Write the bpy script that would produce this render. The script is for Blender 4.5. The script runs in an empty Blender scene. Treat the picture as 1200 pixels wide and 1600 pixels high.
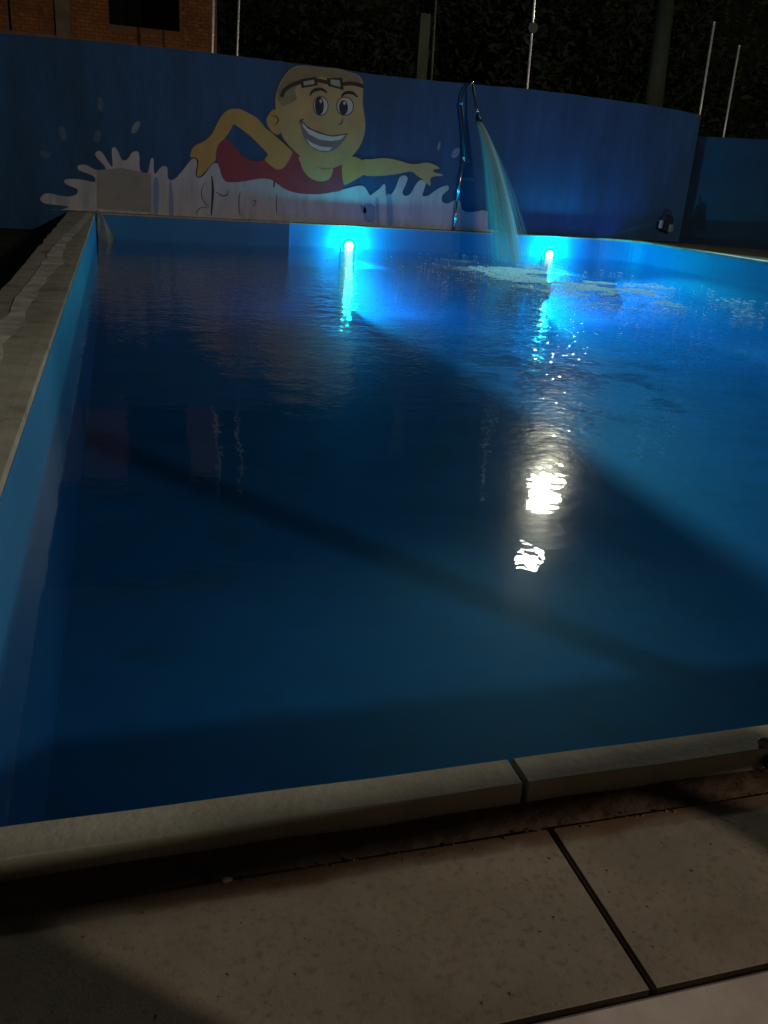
import bpy, bmesh, math, random, json
from mathutils import Vector, Matrix, noise
random.seed(7)
S = bpy.context.scene
COL = S.collection

# ------------------------------------------------------------------ camera
cam_d = bpy.data.cameras.new('camera'); cam = bpy.data.objects.new('camera', cam_d); COL.objects.link(cam)
cam_d.sensor_fit = 'VERTICAL'; cam_d.sensor_height = 36.0; cam_d.sensor_width = 27.0
cam_d.lens = 36.0*1352/1600; cam_d.clip_start = 0.05; cam_d.clip_end = 900
CR = ((0.9589660909, 0.0429193741, -0.2802533922), (-0.2761341820, 0.3655490599, -0.8888890811), (0.0642958011, 0.9298020284, 0.3624006593))
cam.matrix_world = Matrix.Translation((0, 0, 1.4)) @ Matrix(CR).to_4x4()
S.camera = cam

# ------------------------------------------------------------------ night sky
w = bpy.data.worlds.new('World'); S.world = w; w.use_nodes = True
nt = w.node_tree; bg = nt.nodes['Background']
sky = nt.nodes.new('ShaderNodeTexSky'); sky.sky_type = 'NISHITA'; sky.sun_disc = False
sky.sun_elevation = math.radians(4); sky.sun_rotation = math.radians(140)
nt.links.new(sky.outputs[0], bg.inputs[0]); bg.inputs[1].default_value = 0.013

S.view_settings.view_transform = 'Standard'; S.view_settings.look = 'None'
S.view_settings.exposure = 0; S.view_settings.gamma = 1; S.view_settings.use_curve_mapping = False
cy = S.cycles
cy.use_denoising = True; cy.max_bounces = 8; cy.diffuse_bounces = 3; cy.glossy_bounces = 3
cy.transparent_max_bounces = 24; cy.caustics_reflective = False; cy.caustics_refractive = False
cy.sample_clamp_indirect = 3.0; cy.blur_glossy = 0.5; cy.use_adaptive_sampling = False; cy.volume_bounces = 0

# ------------------------------------------------------------------ light levels (the lamps are built further down)
FLOOD_BACK = dict(pos=(17.0, -13.8, 9.9), power=7700, color=(1.0, 0.87, 0.70))
FLOOD_FRONT = dict(strength=80, power=3300, hooded=8500, color=(1.0, 0.97, 0.80))
POOL_POWER = 330; POOL_BEAM = 2200
POOL_COL = (0.0, 0.80, 1.0); POOL_SPOT_COL = (0.0, 0.75, 0.95)
WATER_Z = -0.62; POOL_Z = -2.24
PX0, PX1, PY0, PY1 = -0.56, 15.32, 1.69, 25.05

# ------------------------------------------------------------------ helpers
def tag(o, label=None, cat=None, group=None, kind=None):
    if label: o['label'] = label
    if cat: o['category'] = cat
    if group: o['group'] = group
    if kind: o['kind'] = kind
    return o
def empty(name, loc=(0, 0, 0), rz=0):
    o = bpy.data.objects.new(name, None); COL.objects.link(o); o.location = loc; o.rotation_euler.z = rz; return o
def link(name, me, mat, parent=None, smooth=False):
    o = bpy.data.objects.new(name, me); COL.objects.link(o)
    if mat: me.materials.append(mat)
    if parent:
        o.parent = parent
        o.matrix_parent_inverse = (Matrix.Translation(parent.location) @ parent.rotation_euler.to_matrix().to_4x4()).inverted() if False else Matrix.Identity(4)
    if smooth:
        for p in me.polygons: p.use_smooth = True
    return o
def from_bm(name, bm, mat, parent=None, smooth=False):
    me = bpy.data.meshes.new(name); bmesh.ops.recalc_face_normals(bm, faces=bm.faces); bm.to_mesh(me); bm.free()
    return link(name, me, mat, parent, smooth)
def raw(name, vs, fs, mat, parent=None, smooth=False):
    me = bpy.data.meshes.new(name); me.from_pydata(vs, [], fs); me.update(); return link(name, me, mat, parent, smooth)
def bbox(bm, x0, x1, y0, y1, z0, z1):
    v = [bm.verts.new(p) for p in ((x0,y0,z0),(x1,y0,z0),(x1,y1,z0),(x0,y1,z0),(x0,y0,z1),(x1,y0,z1),(x1,y1,z1),(x0,y1,z1))]
    for f in ((0,3,2,1),(4,5,6,7),(0,1,5,4),(1,2,6,5),(2,3,7,6),(3,0,4,7)): bm.faces.new([v[i] for i in f])
    return v
def box(name, x0, x1, y0, y1, z0, z1, mat, parent=None, bevel=0.0, seg=2):
    bm = bmesh.new(); bbox(bm, x0, x1, y0, y1, z0, z1)
    if bevel: bmesh.ops.bevel(bm, geom=list(bm.edges), offset=bevel, segments=seg, affect='EDGES', profile=.6)
    return from_bm(name, bm, mat, parent)
def tube_bm(bm, pts, r, n=10, caps=True):
    pts = [Vector(p) for p in pts]; rs = r if isinstance(r, (list, tuple)) else [r]*len(pts)
    rings = []; up = Vector((0.13, 0.95, 0.2)).normalized()
    for i, p in enumerate(pts):
        d = (pts[min(i+1, len(pts)-1)] - pts[max(i-1, 0)]).normalized()
        a = d.cross(up)
        if a.length < .05: a = d.cross(Vector((1, 0, 0)))
        a.normalize(); b = d.cross(a)
        rings.append([bm.verts.new(p + (a*math.cos(t) + b*math.sin(t))*rs[i]) for t in [2*math.pi*k/n for k in range(n)]])
    for i in range(len(pts)-1):
        for k in range(n): bm.faces.new((rings[i][k], rings[i][(k+1) % n], rings[i+1][(k+1) % n], rings[i+1][k]))
    if caps: bm.faces.new(rings[0][::-1]); bm.faces.new(rings[-1])
def tube(name, pts, r, mat, parent=None, n=10):
    bm = bmesh.new(); tube_bm(bm, pts, r, n); return from_bm(name, bm, mat, parent, True)

# ------------------------------------------------------------------ materials
def mat(name, col=(.5,.5,.5), rough=.7, metal=0, spec=.5, col2=None, scale=3.0, det=6, lo=.35, hi=.65, bump=0, bscale=40, stretch=None, col3=None, s3=1.0, lo3=.5, hi3=.7, rough2=None):
    m = bpy.data.materials.new(name); m.use_nodes = True; t = m.node_tree; n = t.nodes; L = t.links
    b = n['Principled BSDF']; b.inputs['Roughness'].default_value = rough; b.inputs['Metallic'].default_value = metal
    b.inputs['Specular IOR Level'].default_value = spec; b.inputs['Base Color'].default_value = (*col, 1)
    g = n.new('ShaderNodeNewGeometry'); src = g.outputs['Position']
    if stretch:
        mp = n.new('ShaderNodeMapping'); mp.inputs['Scale'].default_value = stretch; L.new(src, mp.inputs[0]); src = mp.outputs[0]
    last = None
    def layer(prev, c, sc, lo_, hi_, dt):
        nz = n.new('ShaderNodeTexNoise'); nz.inputs['Scale'].default_value = sc; nz.inputs['Detail'].default_value = dt; nz.inputs['Roughness'].default_value = .62
        L.new(src, nz.inputs['Vector'])
        r = n.new('ShaderNodeMapRange'); r.inputs[1].default_value = lo_; r.inputs[2].default_value = hi_; L.new(nz.outputs[0], r.inputs[0])
        mx = n.new('ShaderNodeMix'); mx.data_type = 'RGBA'; L.new(r.outputs[0], mx.inputs[0])
        if prev is None: mx.inputs[6].default_value = (*col, 1)
        else: L.new(prev, mx.inputs[6])
        mx.inputs[7].default_value = (*c, 1)
        return mx.outputs[2], r.outputs[0]
    if col2:
        last, fac = layer(None, col2, scale, lo, hi, det)
        if rough2 is not None:
            rr = n.new('ShaderNodeMapRange'); rr.inputs[3].default_value = rough; rr.inputs[4].default_value = rough2; L.new(fac, rr.inputs[0]); L.new(rr.outputs[0], b.inputs['Roughness'])
    if col3: last, _ = layer(last, col3, s3, lo3, hi3, 9)
    if last: L.new(last, b.inputs['Base Color'])
    if bump:
        nz = n.new('ShaderNodeTexNoise'); nz.inputs['Scale'].default_value = bscale; nz.inputs['Detail'].default_value = 5; L.new(g.outputs['Position'], nz.inputs['Vector'])
        bp = n.new('ShaderNodeBump'); bp.inputs['Strength'].default_value = 1; bp.inputs['Distance'].default_value = bump; L.new(nz.outputs[0], bp.inputs['Height']); L.new(bp.outputs[0], b.inputs['Normal'])
    return m
def emit(name, col, s):
    m = bpy.data.materials.new(name); m.use_nodes = True; n = m.node_tree.nodes; n.remove(n['Principled BSDF'])
    e = n.new('ShaderNodeEmission'); e.inputs[0].default_value = (*col, 1); e.inputs[1].default_value = s
    m.node_tree.links.new(e.outputs[0], n['Material Output'].inputs[0]); return m

M = {}
M['wall'] = mat('painted_wall', (.018,.082,.215), .62, spec=.25, col2=(.014,.056,.135), scale=.9, lo=.34, hi=.62, stretch=(1.3,1.3,.22), col3=(.028,.105,.23), s3=2.2, lo3=.56, hi3=.8, bump=.006, bscale=9)
M['wall_shaded'] = mat('shaded_painted_wall', (.015,.045,.095), .7, spec=.2, col2=(.012,.032,.065), scale=.6, bump=.006, bscale=9)  # darker copy of the wall paint, its weaker light put into the colour
M['pool'] = mat('pool_paint', (.022,.20,.47), .5, spec=.3, col2=(.016,.15,.37), scale=.8, lo=.3, hi=.7, bump=.004, bscale=5)
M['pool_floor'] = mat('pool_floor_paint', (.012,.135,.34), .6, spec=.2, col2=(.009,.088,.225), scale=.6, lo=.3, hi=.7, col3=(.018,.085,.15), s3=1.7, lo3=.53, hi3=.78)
M['coping'] = mat('old_concrete', (.42,.40,.33), .85, spec=.2, col2=(.31,.295,.24), scale=3.5, lo=.35, hi=.65, col3=(.13,.13,.095), s3=1.3, lo3=.55, hi3=.72, bump=.003, bscale=45)
M['slab'] = mat('cement_slab', (.34,.28,.22), .85, spec=.15, col2=(.25,.20,.15), scale=3.0, lo=.3, hi=.7, col3=(.19,.145,.10), s3=55, lo3=.52, hi3=.74, bump=.0008, bscale=160)
def rust_edge(m):     # reddish mud washed along the slabs' edge beside the dirt strip
    n = m.node_tree.nodes; L = m.node_tree.links; b = n['Principled BSDF']; src = b.inputs['Base Color'].links[0].from_socket
    g = n.new('ShaderNodeNewGeometry'); sp = n.new('ShaderNodeSeparateXYZ'); L.new(g.outputs['Position'], sp.inputs[0])
    nz = n.new('ShaderNodeTexNoise'); nz.inputs['Scale'].default_value = 7; nz.inputs['Detail'].default_value = 6; L.new(g.outputs['Position'], nz.inputs['Vector'])
    a = n.new('ShaderNodeMath'); a.operation = 'MULTIPLY_ADD'; L.new(nz.outputs[0], a.inputs[0]); a.inputs[1].default_value = .10; L.new(sp.outputs[1], a.inputs[2])
    r = n.new('ShaderNodeMapRange'); r.inputs[1].default_value = 1.465; r.inputs[2].default_value = 1.50; r.inputs[4].default_value = .8; L.new(a.outputs[0], r.inputs[0])
    mx = n.new('ShaderNodeMix'); mx.data_type = 'RGBA'; L.new(r.outputs[0], mx.inputs[0]); L.new(src, mx.inputs[6]); mx.inputs[7].default_value = (.17,.085,.045,1); L.new(mx.outputs[2], b.inputs['Base Color'])
    nz2 = n.new('ShaderNodeTexNoise'); nz2.inputs['Scale'].default_value = 1.6; nz2.inputs['Detail'].default_value = 8; nz2.inputs['Roughness'].default_value = .7; L.new(g.outputs['Position'], nz2.inputs['Vector'])
    r2 = n.new('ShaderNodeMapRange'); r2.inputs[1].default_value = .35; r2.inputs[2].default_value = .65; r2.inputs[3].default_value = .72; r2.inputs[4].default_value = 1.12; L.new(nz2.outputs[0], r2.inputs[0])
    m2 = n.new('ShaderNodeMix'); m2.data_type = 'RGBA'; m2.blend_type = 'MULTIPLY'; m2.inputs[0].default_value = 1; L.new(mx.outputs[2], m2.inputs[6]); L.new(r2.outputs[0], m2.inputs[7]); L.new(m2.outputs[2], b.inputs['Base Color'])
rust_edge(M['slab'])
def waterline(m, deep, z0):     # painted shade: darker colour below the water level dims the sunken walls
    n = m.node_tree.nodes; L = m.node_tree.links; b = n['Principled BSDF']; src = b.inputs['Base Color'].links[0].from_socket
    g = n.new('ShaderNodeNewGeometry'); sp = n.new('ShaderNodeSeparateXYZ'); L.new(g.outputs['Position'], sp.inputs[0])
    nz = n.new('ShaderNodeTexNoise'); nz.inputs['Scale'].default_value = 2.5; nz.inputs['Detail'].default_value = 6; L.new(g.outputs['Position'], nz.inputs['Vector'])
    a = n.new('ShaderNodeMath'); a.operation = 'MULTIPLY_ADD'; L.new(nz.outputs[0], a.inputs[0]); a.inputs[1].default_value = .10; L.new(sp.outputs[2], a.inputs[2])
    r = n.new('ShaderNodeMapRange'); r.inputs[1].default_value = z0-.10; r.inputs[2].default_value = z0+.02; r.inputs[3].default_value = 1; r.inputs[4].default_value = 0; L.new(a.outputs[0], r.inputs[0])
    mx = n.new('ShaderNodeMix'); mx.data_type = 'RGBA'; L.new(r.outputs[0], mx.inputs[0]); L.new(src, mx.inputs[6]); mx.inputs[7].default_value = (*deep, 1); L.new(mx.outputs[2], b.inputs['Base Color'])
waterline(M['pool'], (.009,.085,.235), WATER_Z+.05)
M['soil'] = mat('dark_soil', (.20,.125,.08), .95, spec=.1, col2=(.11,.068,.046), scale=6, bump=.02, bscale=14)
M['ground'] = mat('night_ground', (.035,.036,.025), .95, spec=.1, col2=(.018,.02,.012), scale=.8, bump=.03, bscale=5)
M['deck'] = mat('deck_concrete', (.13,.12,.10), .85, spec=.2, col2=(.07,.07,.06), scale=1.6, bump=.004, bscale=30)
M['step'] = mat('pinkish_step', (.64,.52,.47), .7, spec=.3, col2=(.47,.37,.32), scale=5, bump=.0004, bscale=60)
M['lime'] = mat('worn_white_paint', (.66,.65,.60), .8, spec=.2, col2=(.42,.40,.34), scale=3, lo=.4, hi=.6)
M['steel'] = mat('steel', (.75,.75,.72), .28, metal=1.0)
M['pole'] = mat('pale_pole_paint', (.86,.86,.82), .3, metal=.25, spec=.6, col2=(.6,.6,.56), scale=3)
M['conc_pole'] = mat('mossy_concrete', (.11,.12,.085), .9, spec=.2, col2=(.06,.075,.04), scale=2.5, stretch=(1,1,.3), bump=.01, bscale=8)
M['old_pole'] = mat('weathered_pole', (.05,.058,.04), .9, spec=.1, col2=(.03,.038,.022), scale=2.5, stretch=(1,1,.3))
M['dark_metal'] = mat('dark_metal', (.03,.03,.03), .45, metal=.6)
M['brick'] = mat('brick', (.27,.105,.04), .9, spec=.15, col2=(.14,.06,.03), scale=1.0, col3=(.31,.14,.055), s3=6, lo3=.5, hi3=.7)
M['mortar'] = mat('mortar', (.17,.085,.045), .95, spec=.1)
M['bconc'] = mat('building_concrete', (.20,.15,.10), .9, spec=.1, col2=(.12,.10,.07), scale=1.5)
M['black'] = mat('interior_dark', (.01,.01,.01), .9, spec=.05)
MURAL = json.loads('{"wall_top":[[-6.505,3.961],[-2.509,3.949],[-1.071,3.981],[0.423,4.001],[1.977,4.007],[3.594,3.984],[4.261,3.972],[4.938,3.959],[5.715,3.954],[6.349,3.904],[7.046,3.889],[8.886,3.893],[11.299,3.923],[12.819,3.902],[14.938,3.839],[16.041,3.789],[17.092,3.697]],"head":[[4.117,2.922],[4.128,3.176],[4.216,3.434],[4.366,3.669],[4.547,3.851],[4.825,3.937],[5.203,3.924],[5.582,3.93],[5.838,3.934],[6.098,3.879],[6.293,3.854],[6.412,3.766],[6.467,3.657],[6.488,3.402],[6.496,3.143],[6.586,2.743],[6.598,2.538],[6.575,2.359],[6.458,2.054],[6.207,1.767],[5.95,1.57],[5.558,1.424],[5.293,1.468],[4.995,1.597],[4.664,1.841],[4.338,2.139],[4.236,2.449],[4.152,2.699]],"hair":[[4.155,3.066],[4.172,3.291],[4.366,3.641],[4.548,3.837],[4.826,3.926],[5.203,3.913],[5.583,3.919],[5.838,3.923],[6.098,3.868],[6.277,3.844],[6.396,3.75],[6.438,3.597],[6.113,3.584],[5.849,3.702],[5.528,3.716],[5.148,3.683],[4.775,3.538],[4.623,3.358],[4.693,3.11],[4.476,2.98],[4.305,2.909]],"ear":[[3.95,2.683],[4.072,2.82],[4.183,2.73],[4.236,2.449],[4.287,2.28],[4.146,2.212],[3.971,2.343],[3.883,2.536]],"ear_line":[[4.012,2.66],[4.138,2.655],[4.202,2.589],[4.172,2.501],[4.11,2.439]],"neck":[[4.797,1.703],[4.834,1.557],[4.904,1.383],[5.073,1.213],[5.24,1.139],[5.438,1.121],[5.634,1.187],[5.727,1.344],[5.743,1.526],[5.724,1.795],[5.216,1.79]],"left_arm":[[4.597,1.853],[4.36,2.048],[4.126,2.216],[3.895,2.329],[3.752,2.474],[3.609,2.592],[3.384,2.69],[3.188,2.759],[3.05,2.753],[2.911,2.721],[2.746,2.602],[2.607,2.387],[2.467,2.12],[2.273,1.926],[2.024,1.792],[1.926,1.669],[1.896,1.485],[1.992,1.492],[2.06,1.465],[2.087,1.394],[2.057,1.234],[2.041,1.102],[2.082,1.025],[2.152,1.029],[2.236,1.114],[2.405,1.309],[2.518,1.422],[2.56,1.53],[2.561,1.635],[2.618,1.847],[2.799,2.041],[2.939,2.232],[3.022,2.38],[3.162,2.313],[3.444,2.14],[3.673,1.947],[3.846,1.801],[3.934,1.701],[3.864,1.563],[4.054,1.415],[4.142,1.362],[4.259,1.353],[4.403,1.438],[4.543,1.662]],"shirt":[[2.799,2.028],[2.632,1.874],[2.575,1.635],[2.588,1.426],[2.657,1.273],[2.713,1.09],[2.825,0.963],[3.053,0.95],[3.396,1.011],[3.741,1.086],[4.002,1.088],[4.208,0.992],[4.356,0.891],[4.625,0.797],[4.983,0.768],[5.451,0.795],[5.782,0.86],[6.046,0.952],[6.047,1.273],[5.995,1.663],[5.413,1.774],[4.762,1.818],[4.596,1.879],[4.252,1.696],[3.935,1.648],[3.792,1.545],[3.563,1.517],[3.278,1.604],[3.079,1.801],[2.911,1.972]],"right_shoulder":[[5.997,1.633],[6.205,1.797],[6.406,1.795],[6.613,1.703],[6.672,1.556],[6.664,1.403],[6.468,1.268],[6.206,1.115],[6.056,1.106]],"right_arm":[[6.562,1.725],[6.817,1.775],[7.184,1.832],[7.56,1.807],[7.943,1.732],[8.208,1.749],[8.433,1.798],[8.667,1.762],[8.849,1.672],[8.679,1.627],[8.685,1.56],[8.941,1.518],[8.926,1.473],[8.695,1.448],[8.586,1.366],[8.619,1.214],[8.521,1.226],[8.356,1.352],[8.196,1.428],[7.997,1.534],[7.586,1.441],[7.029,1.356],[6.582,1.378]],"splash":[[-2.004,-0.706],[-1.702,-0.182],[-1.719,-0.116],[-1.691,-0.026],[-1.425,0.01],[-1.22,0.11],[-1.679,0.143],[-1.85,0.186],[-1.877,0.294],[-1.704,0.404],[-1.27,0.35],[-1.024,0.408],[-0.972,0.543],[-1.25,0.657],[-1.243,0.767],[-0.891,0.788],[-0.539,0.744],[-0.575,0.894],[-0.9,1.005],[-0.915,1.112],[-0.738,1.145],[-0.522,1.05],[-0.345,1.04],[-0.253,1.111],[-0.483,1.377],[-0.433,1.487],[-0.323,1.473],[-0.179,1.246],[-0.073,1.144],[-0.076,1.555],[0.037,1.584],[0.16,1.333],[0.295,1.342],[0.437,1.525],[0.595,1.514],[0.603,1.121],[0.782,1.022],[0.885,1.381],[0.954,1.386],[0.966,1.034],[1.155,1.223],[1.293,1.21],[1.31,0.944],[1.472,0.931],[1.711,1.192],[1.926,1.45],[2.043,1.458],[2.069,1.304],[2.048,1.123],[2.108,1.037],[2.203,1.043],[2.323,1.186],[2.467,1.374],[2.609,1.383],[2.704,1.164],[2.799,0.966],[2.992,0.955],[3.283,0.995],[3.526,1.079],[3.99,1.088],[4.202,0.986],[4.357,0.897],[4.625,0.797],[4.983,0.768],[5.457,0.794],[6.053,0.946],[6.488,1.072],[6.675,1.049],[6.797,0.887],[6.856,0.84],[6.981,0.932],[7.124,1.041],[7.194,1.13],[7.269,1.135],[7.318,0.849],[7.438,0.872],[7.576,1.068],[7.669,1.345],[7.815,1.421],[7.915,1.36],[7.871,1.187],[7.792,0.978],[7.836,0.895],[7.914,0.882],[8.042,0.958],[8.176,1.205],[8.319,1.333],[8.461,1.256],[8.42,1.048],[8.394,0.909],[8.51,0.908],[8.623,0.956],[8.841,1.124],[9.029,1.204],[9.145,1.228],[9.174,1.126],[9.012,0.978],[8.982,0.872],[9.031,0.77],[9.192,0.744],[9.38,0.842],[9.538,0.85],[9.617,0.661],[9.686,0.576],[9.81,0.547],[10.01,0.557],[10.409,0.614],[10.472,0.42],[10.51,0.097],[10.531,-0.084]],"grey_patch":[[-0.474,1.032],[0.146,1.133],[0.88,1.024],[0.849,0.07],[-0.524,0.095]],"drops":[[[-0.222,2.601],[-0.231,2.497],[-0.266,2.426],[-0.314,2.418],[-0.356,2.475],[-0.376,2.574],[-0.367,2.679],[-0.332,2.748],[-0.284,2.757],[-0.242,2.701]],[[-0.325,1.828],[-0.365,1.742],[-0.424,1.694],[-0.48,1.701],[-0.511,1.761],[-0.505,1.851],[-0.466,1.936],[-0.407,1.985],[-0.351,1.978],[-0.319,1.919]],[[0.603,2.088],[0.537,2.005],[0.471,1.965],[0.429,1.985],[0.427,2.055],[0.466,2.15],[0.532,2.233],[0.598,2.273],[0.64,2.254],[0.642,2.184]],[[-1.151,1.887],[-1.143,1.782],[-1.172,1.705],[-1.227,1.685],[-1.287,1.729],[-1.329,1.821],[-1.337,1.925],[-1.308,2.001],[-1.254,2.022],[-1.194,1.978]],[[-1.578,1.287],[-1.621,1.253],[-1.695,1.249],[-1.77,1.277],[-1.819,1.325],[-1.822,1.375],[-1.778,1.408],[-1.705,1.412],[-1.63,1.385],[-1.581,1.337]],[[8.813,2.252],[8.797,2.185],[8.772,2.145],[8.748,2.147],[8.735,2.191],[8.737,2.26],[8.754,2.327],[8.779,2.367],[8.802,2.365],[8.815,2.321]],[[9.377,2.065],[9.31,1.996],[9.237,1.97],[9.184,1.996],[9.173,2.064],[9.208,2.149],[9.274,2.218],[9.347,2.245],[9.399,2.219],[9.411,2.151]],[[9.782,1.92],[9.763,1.888],[9.706,1.866],[9.633,1.861],[9.573,1.876],[9.547,1.904],[9.566,1.935],[9.623,1.958],[9.695,1.963],[9.756,1.948]],[[9.932,1.448],[9.902,1.416],[9.815,1.392],[9.705,1.385],[9.615,1.398],[9.578,1.426],[9.608,1.459],[9.694,1.483],[9.804,1.49],[9.895,1.476]]],"eye1":[[5.549,3.022],[5.539,2.939],[5.505,2.863],[5.451,2.804],[5.382,2.77],[5.308,2.764],[5.237,2.788],[5.178,2.837],[5.139,2.907],[5.123,2.988],[5.133,3.071],[5.167,3.146],[5.222,3.204],[5.29,3.239],[5.363,3.245],[5.434,3.222],[5.493,3.173],[5.533,3.104]],"eye2":[[6.252,3.071],[6.242,2.99],[6.202,2.915],[6.138,2.857],[6.058,2.823],[5.972,2.816],[5.89,2.838],[5.821,2.885],[5.775,2.952],[5.757,3.031],[5.768,3.113],[5.807,3.186],[5.87,3.244],[5.95,3.278],[6.035,3.285],[6.117,3.264],[6.186,3.217],[6.233,3.15]],"pup1":[[5.423,3.014],[5.418,2.939],[5.4,2.871],[5.369,2.82],[5.33,2.791],[5.287,2.787],[5.247,2.81],[5.212,2.857],[5.189,2.92],[5.179,2.994],[5.183,3.069],[5.202,3.136],[5.233,3.187],[5.271,3.216],[5.314,3.219],[5.354,3.197],[5.389,3.151],[5.412,3.088]],"pup2":[[6.087,3.026],[6.083,2.964],[6.064,2.908],[6.033,2.865],[5.993,2.84],[5.95,2.837],[5.908,2.855],[5.873,2.893],[5.849,2.946],[5.839,3.007],[5.844,3.069],[5.863,3.124],[5.894,3.167],[5.933,3.192],[5.976,3.195],[6.017,3.177],[6.052,3.14],[6.076,3.087]],"glint1":[[5.366,3.124],[5.364,3.108],[5.359,3.094],[5.35,3.083],[5.339,3.076],[5.327,3.075],[5.315,3.08],[5.305,3.09],[5.299,3.103],[5.296,3.119],[5.298,3.135],[5.303,3.149],[5.312,3.16],[5.323,3.167],[5.335,3.168],[5.347,3.163],[5.357,3.154],[5.363,3.14]],"glint2":[[6.018,3.131],[6.016,3.117],[6.011,3.104],[6.002,3.094],[5.99,3.088],[5.978,3.087],[5.966,3.091],[5.956,3.1],[5.95,3.111],[5.947,3.125],[5.948,3.139],[5.954,3.152],[5.963,3.162],[5.974,3.167],[5.986,3.168],[5.998,3.164],[6.008,3.156],[6.015,3.145]],"brow1":[[5.031,3.236],[5.097,3.334],[5.199,3.389],[5.355,3.41],[5.497,3.337]],"brow2":[[5.887,3.276],[5.988,3.37],[6.182,3.394],[6.34,3.303]],"nose":[[5.959,2.753],[5.946,2.68],[5.907,2.61],[5.836,2.584]],"mouth":[[4.771,2.604],[4.867,2.597],[4.999,2.463],[5.325,2.356],[5.686,2.295],[6.109,2.379],[5.987,2.169],[5.831,1.995],[5.605,1.882],[5.343,1.876],[5.079,1.987],[4.912,2.166],[4.825,2.406]],"teeth_up":[[4.851,2.576],[5.0,2.425],[5.327,2.321],[5.687,2.271],[6.061,2.346],[5.919,2.217],[5.659,2.161],[5.332,2.175],[5.037,2.291],[4.871,2.468]],"teeth_lo":[[4.96,2.178],[5.141,2.071],[5.404,2.004],[5.699,2.001],[5.604,1.911],[5.342,1.902],[5.079,2.011]],"smile":[[4.756,2.56],[4.818,2.608],[4.881,2.656]],"smile_line":[[4.819,2.602],[4.999,2.457],[5.326,2.348],[5.686,2.289],[6.125,2.386]],"strap1":[[4.269,3.132],[4.343,3.292],[4.527,3.433],[4.775,3.538]],"strap2":[[5.919,3.581],[6.176,3.618],[6.488,3.579]],"bridge":[[5.182,3.616],[5.341,3.602],[5.533,3.59]],"gog1":[[4.789,3.581],[5.149,3.669],[5.202,3.505],[4.841,3.418]],"gog2":[[5.514,3.673],[5.865,3.704],[5.908,3.467],[5.552,3.521]],"lens1":[[4.844,3.55],[5.125,3.619],[5.148,3.52],[4.865,3.457]],"lens2":[[5.568,3.664],[5.825,3.669],[5.858,3.505],[5.593,3.547]],"hand_line":[[1.896,1.485],[1.992,1.497],[2.06,1.47],[2.093,1.394],[2.051,1.181],[2.041,1.075],[2.11,1.021],[2.208,1.086],[2.405,1.309],[2.532,1.436]],"neck_line":[[3.918,2.341],[4.126,2.2],[4.249,2.114],[4.425,1.984],[4.603,1.837]],"chin":[[5.293,1.482],[5.492,1.435],[5.721,1.48]],"marks":[[[[2.445,1.074],[2.471,0.782],[2.461,0.512],[2.424,0.074]],3.2],[[[2.29,0.918],[2.19,0.765],[2.174,0.55],[2.257,0.392],[2.397,0.264]],1.0],[[[2.555,0.692],[2.64,0.63],[2.739,0.587],[2.853,0.628],[2.882,0.738]],1.3],[[[3.211,0.743],[3.168,0.551],[3.175,0.277],[3.199,0.113]],1.2],[[[2.055,0.056],[2.042,0.137],[2.142,0.251],[2.312,0.273]],1.0],[[[4.198,0.718],[4.188,0.469],[4.209,0.192]],1.2],[[[3.515,0.488],[3.617,0.521],[3.617,0.452],[3.56,0.38]],1.0],[[[4.133,1.069],[4.116,0.877]],2.0]],"streaks":[[[6.701,0.61],[6.964,0.607],[7.011,0.161],[6.747,0.148]],[[7.363,0.851],[7.497,0.841],[7.567,0.118],[7.433,0.112]],[[6.574,0.535],[6.706,0.525],[6.731,0.406],[6.601,0.399]],[[7.031,0.73],[7.108,0.717],[7.166,0.116],[7.09,0.113]],[[1.331,0.847],[1.43,0.837],[1.428,0.084],[1.328,0.078]],[[0.94,0.871],[1.053,0.862],[1.046,0.048],[0.93,0.042]]]}')

# ================================================================== THE SETTING
def frame_sheet(name, x0, x1, y0, y1, X0, X1, Y0, Y1, z, m):     # one sheet with a rectangular hole
    xs = [X0, x0, x1, X1]; ys = [Y0, y0, y1, Y1]
    vs = [(x, y, z) for y in ys for x in xs]
    fs = [(r*4+c, r*4+c+1, r*4+c+5, r*4+c+4) for r in range(3) for c in range(3) if not (r == 1 and c == 1)]
    return tag(raw(name, vs, fs, m), kind='structure')
frame_sheet('ground', -1.1, 15.6, 1.62, 25.2, -400, 400, -300, 600, -.50, M['ground'])

# pool basin (walls thick, floor)
basin = empty('pool_basin'); tag(basin, kind='structure')
raw('pool_floor', [(PX0-.2,PY0-.2,POOL_Z),(PX1+.2,PY0-.2,POOL_Z),(PX1+.2,PY1+.2,POOL_Z),(PX0-.2,PY1+.2,POOL_Z)], [(0,1,2,3)], M['pool_floor'], basin)
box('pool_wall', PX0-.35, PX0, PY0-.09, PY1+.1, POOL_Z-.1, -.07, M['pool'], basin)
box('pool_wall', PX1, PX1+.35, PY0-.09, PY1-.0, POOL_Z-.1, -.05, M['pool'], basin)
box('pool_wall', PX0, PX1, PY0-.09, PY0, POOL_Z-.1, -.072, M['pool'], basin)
box('pool_wall', PX0, PX1, PY1, PY1+.25, POOL_Z-.1, -.035, M['pool'], basin)
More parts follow.
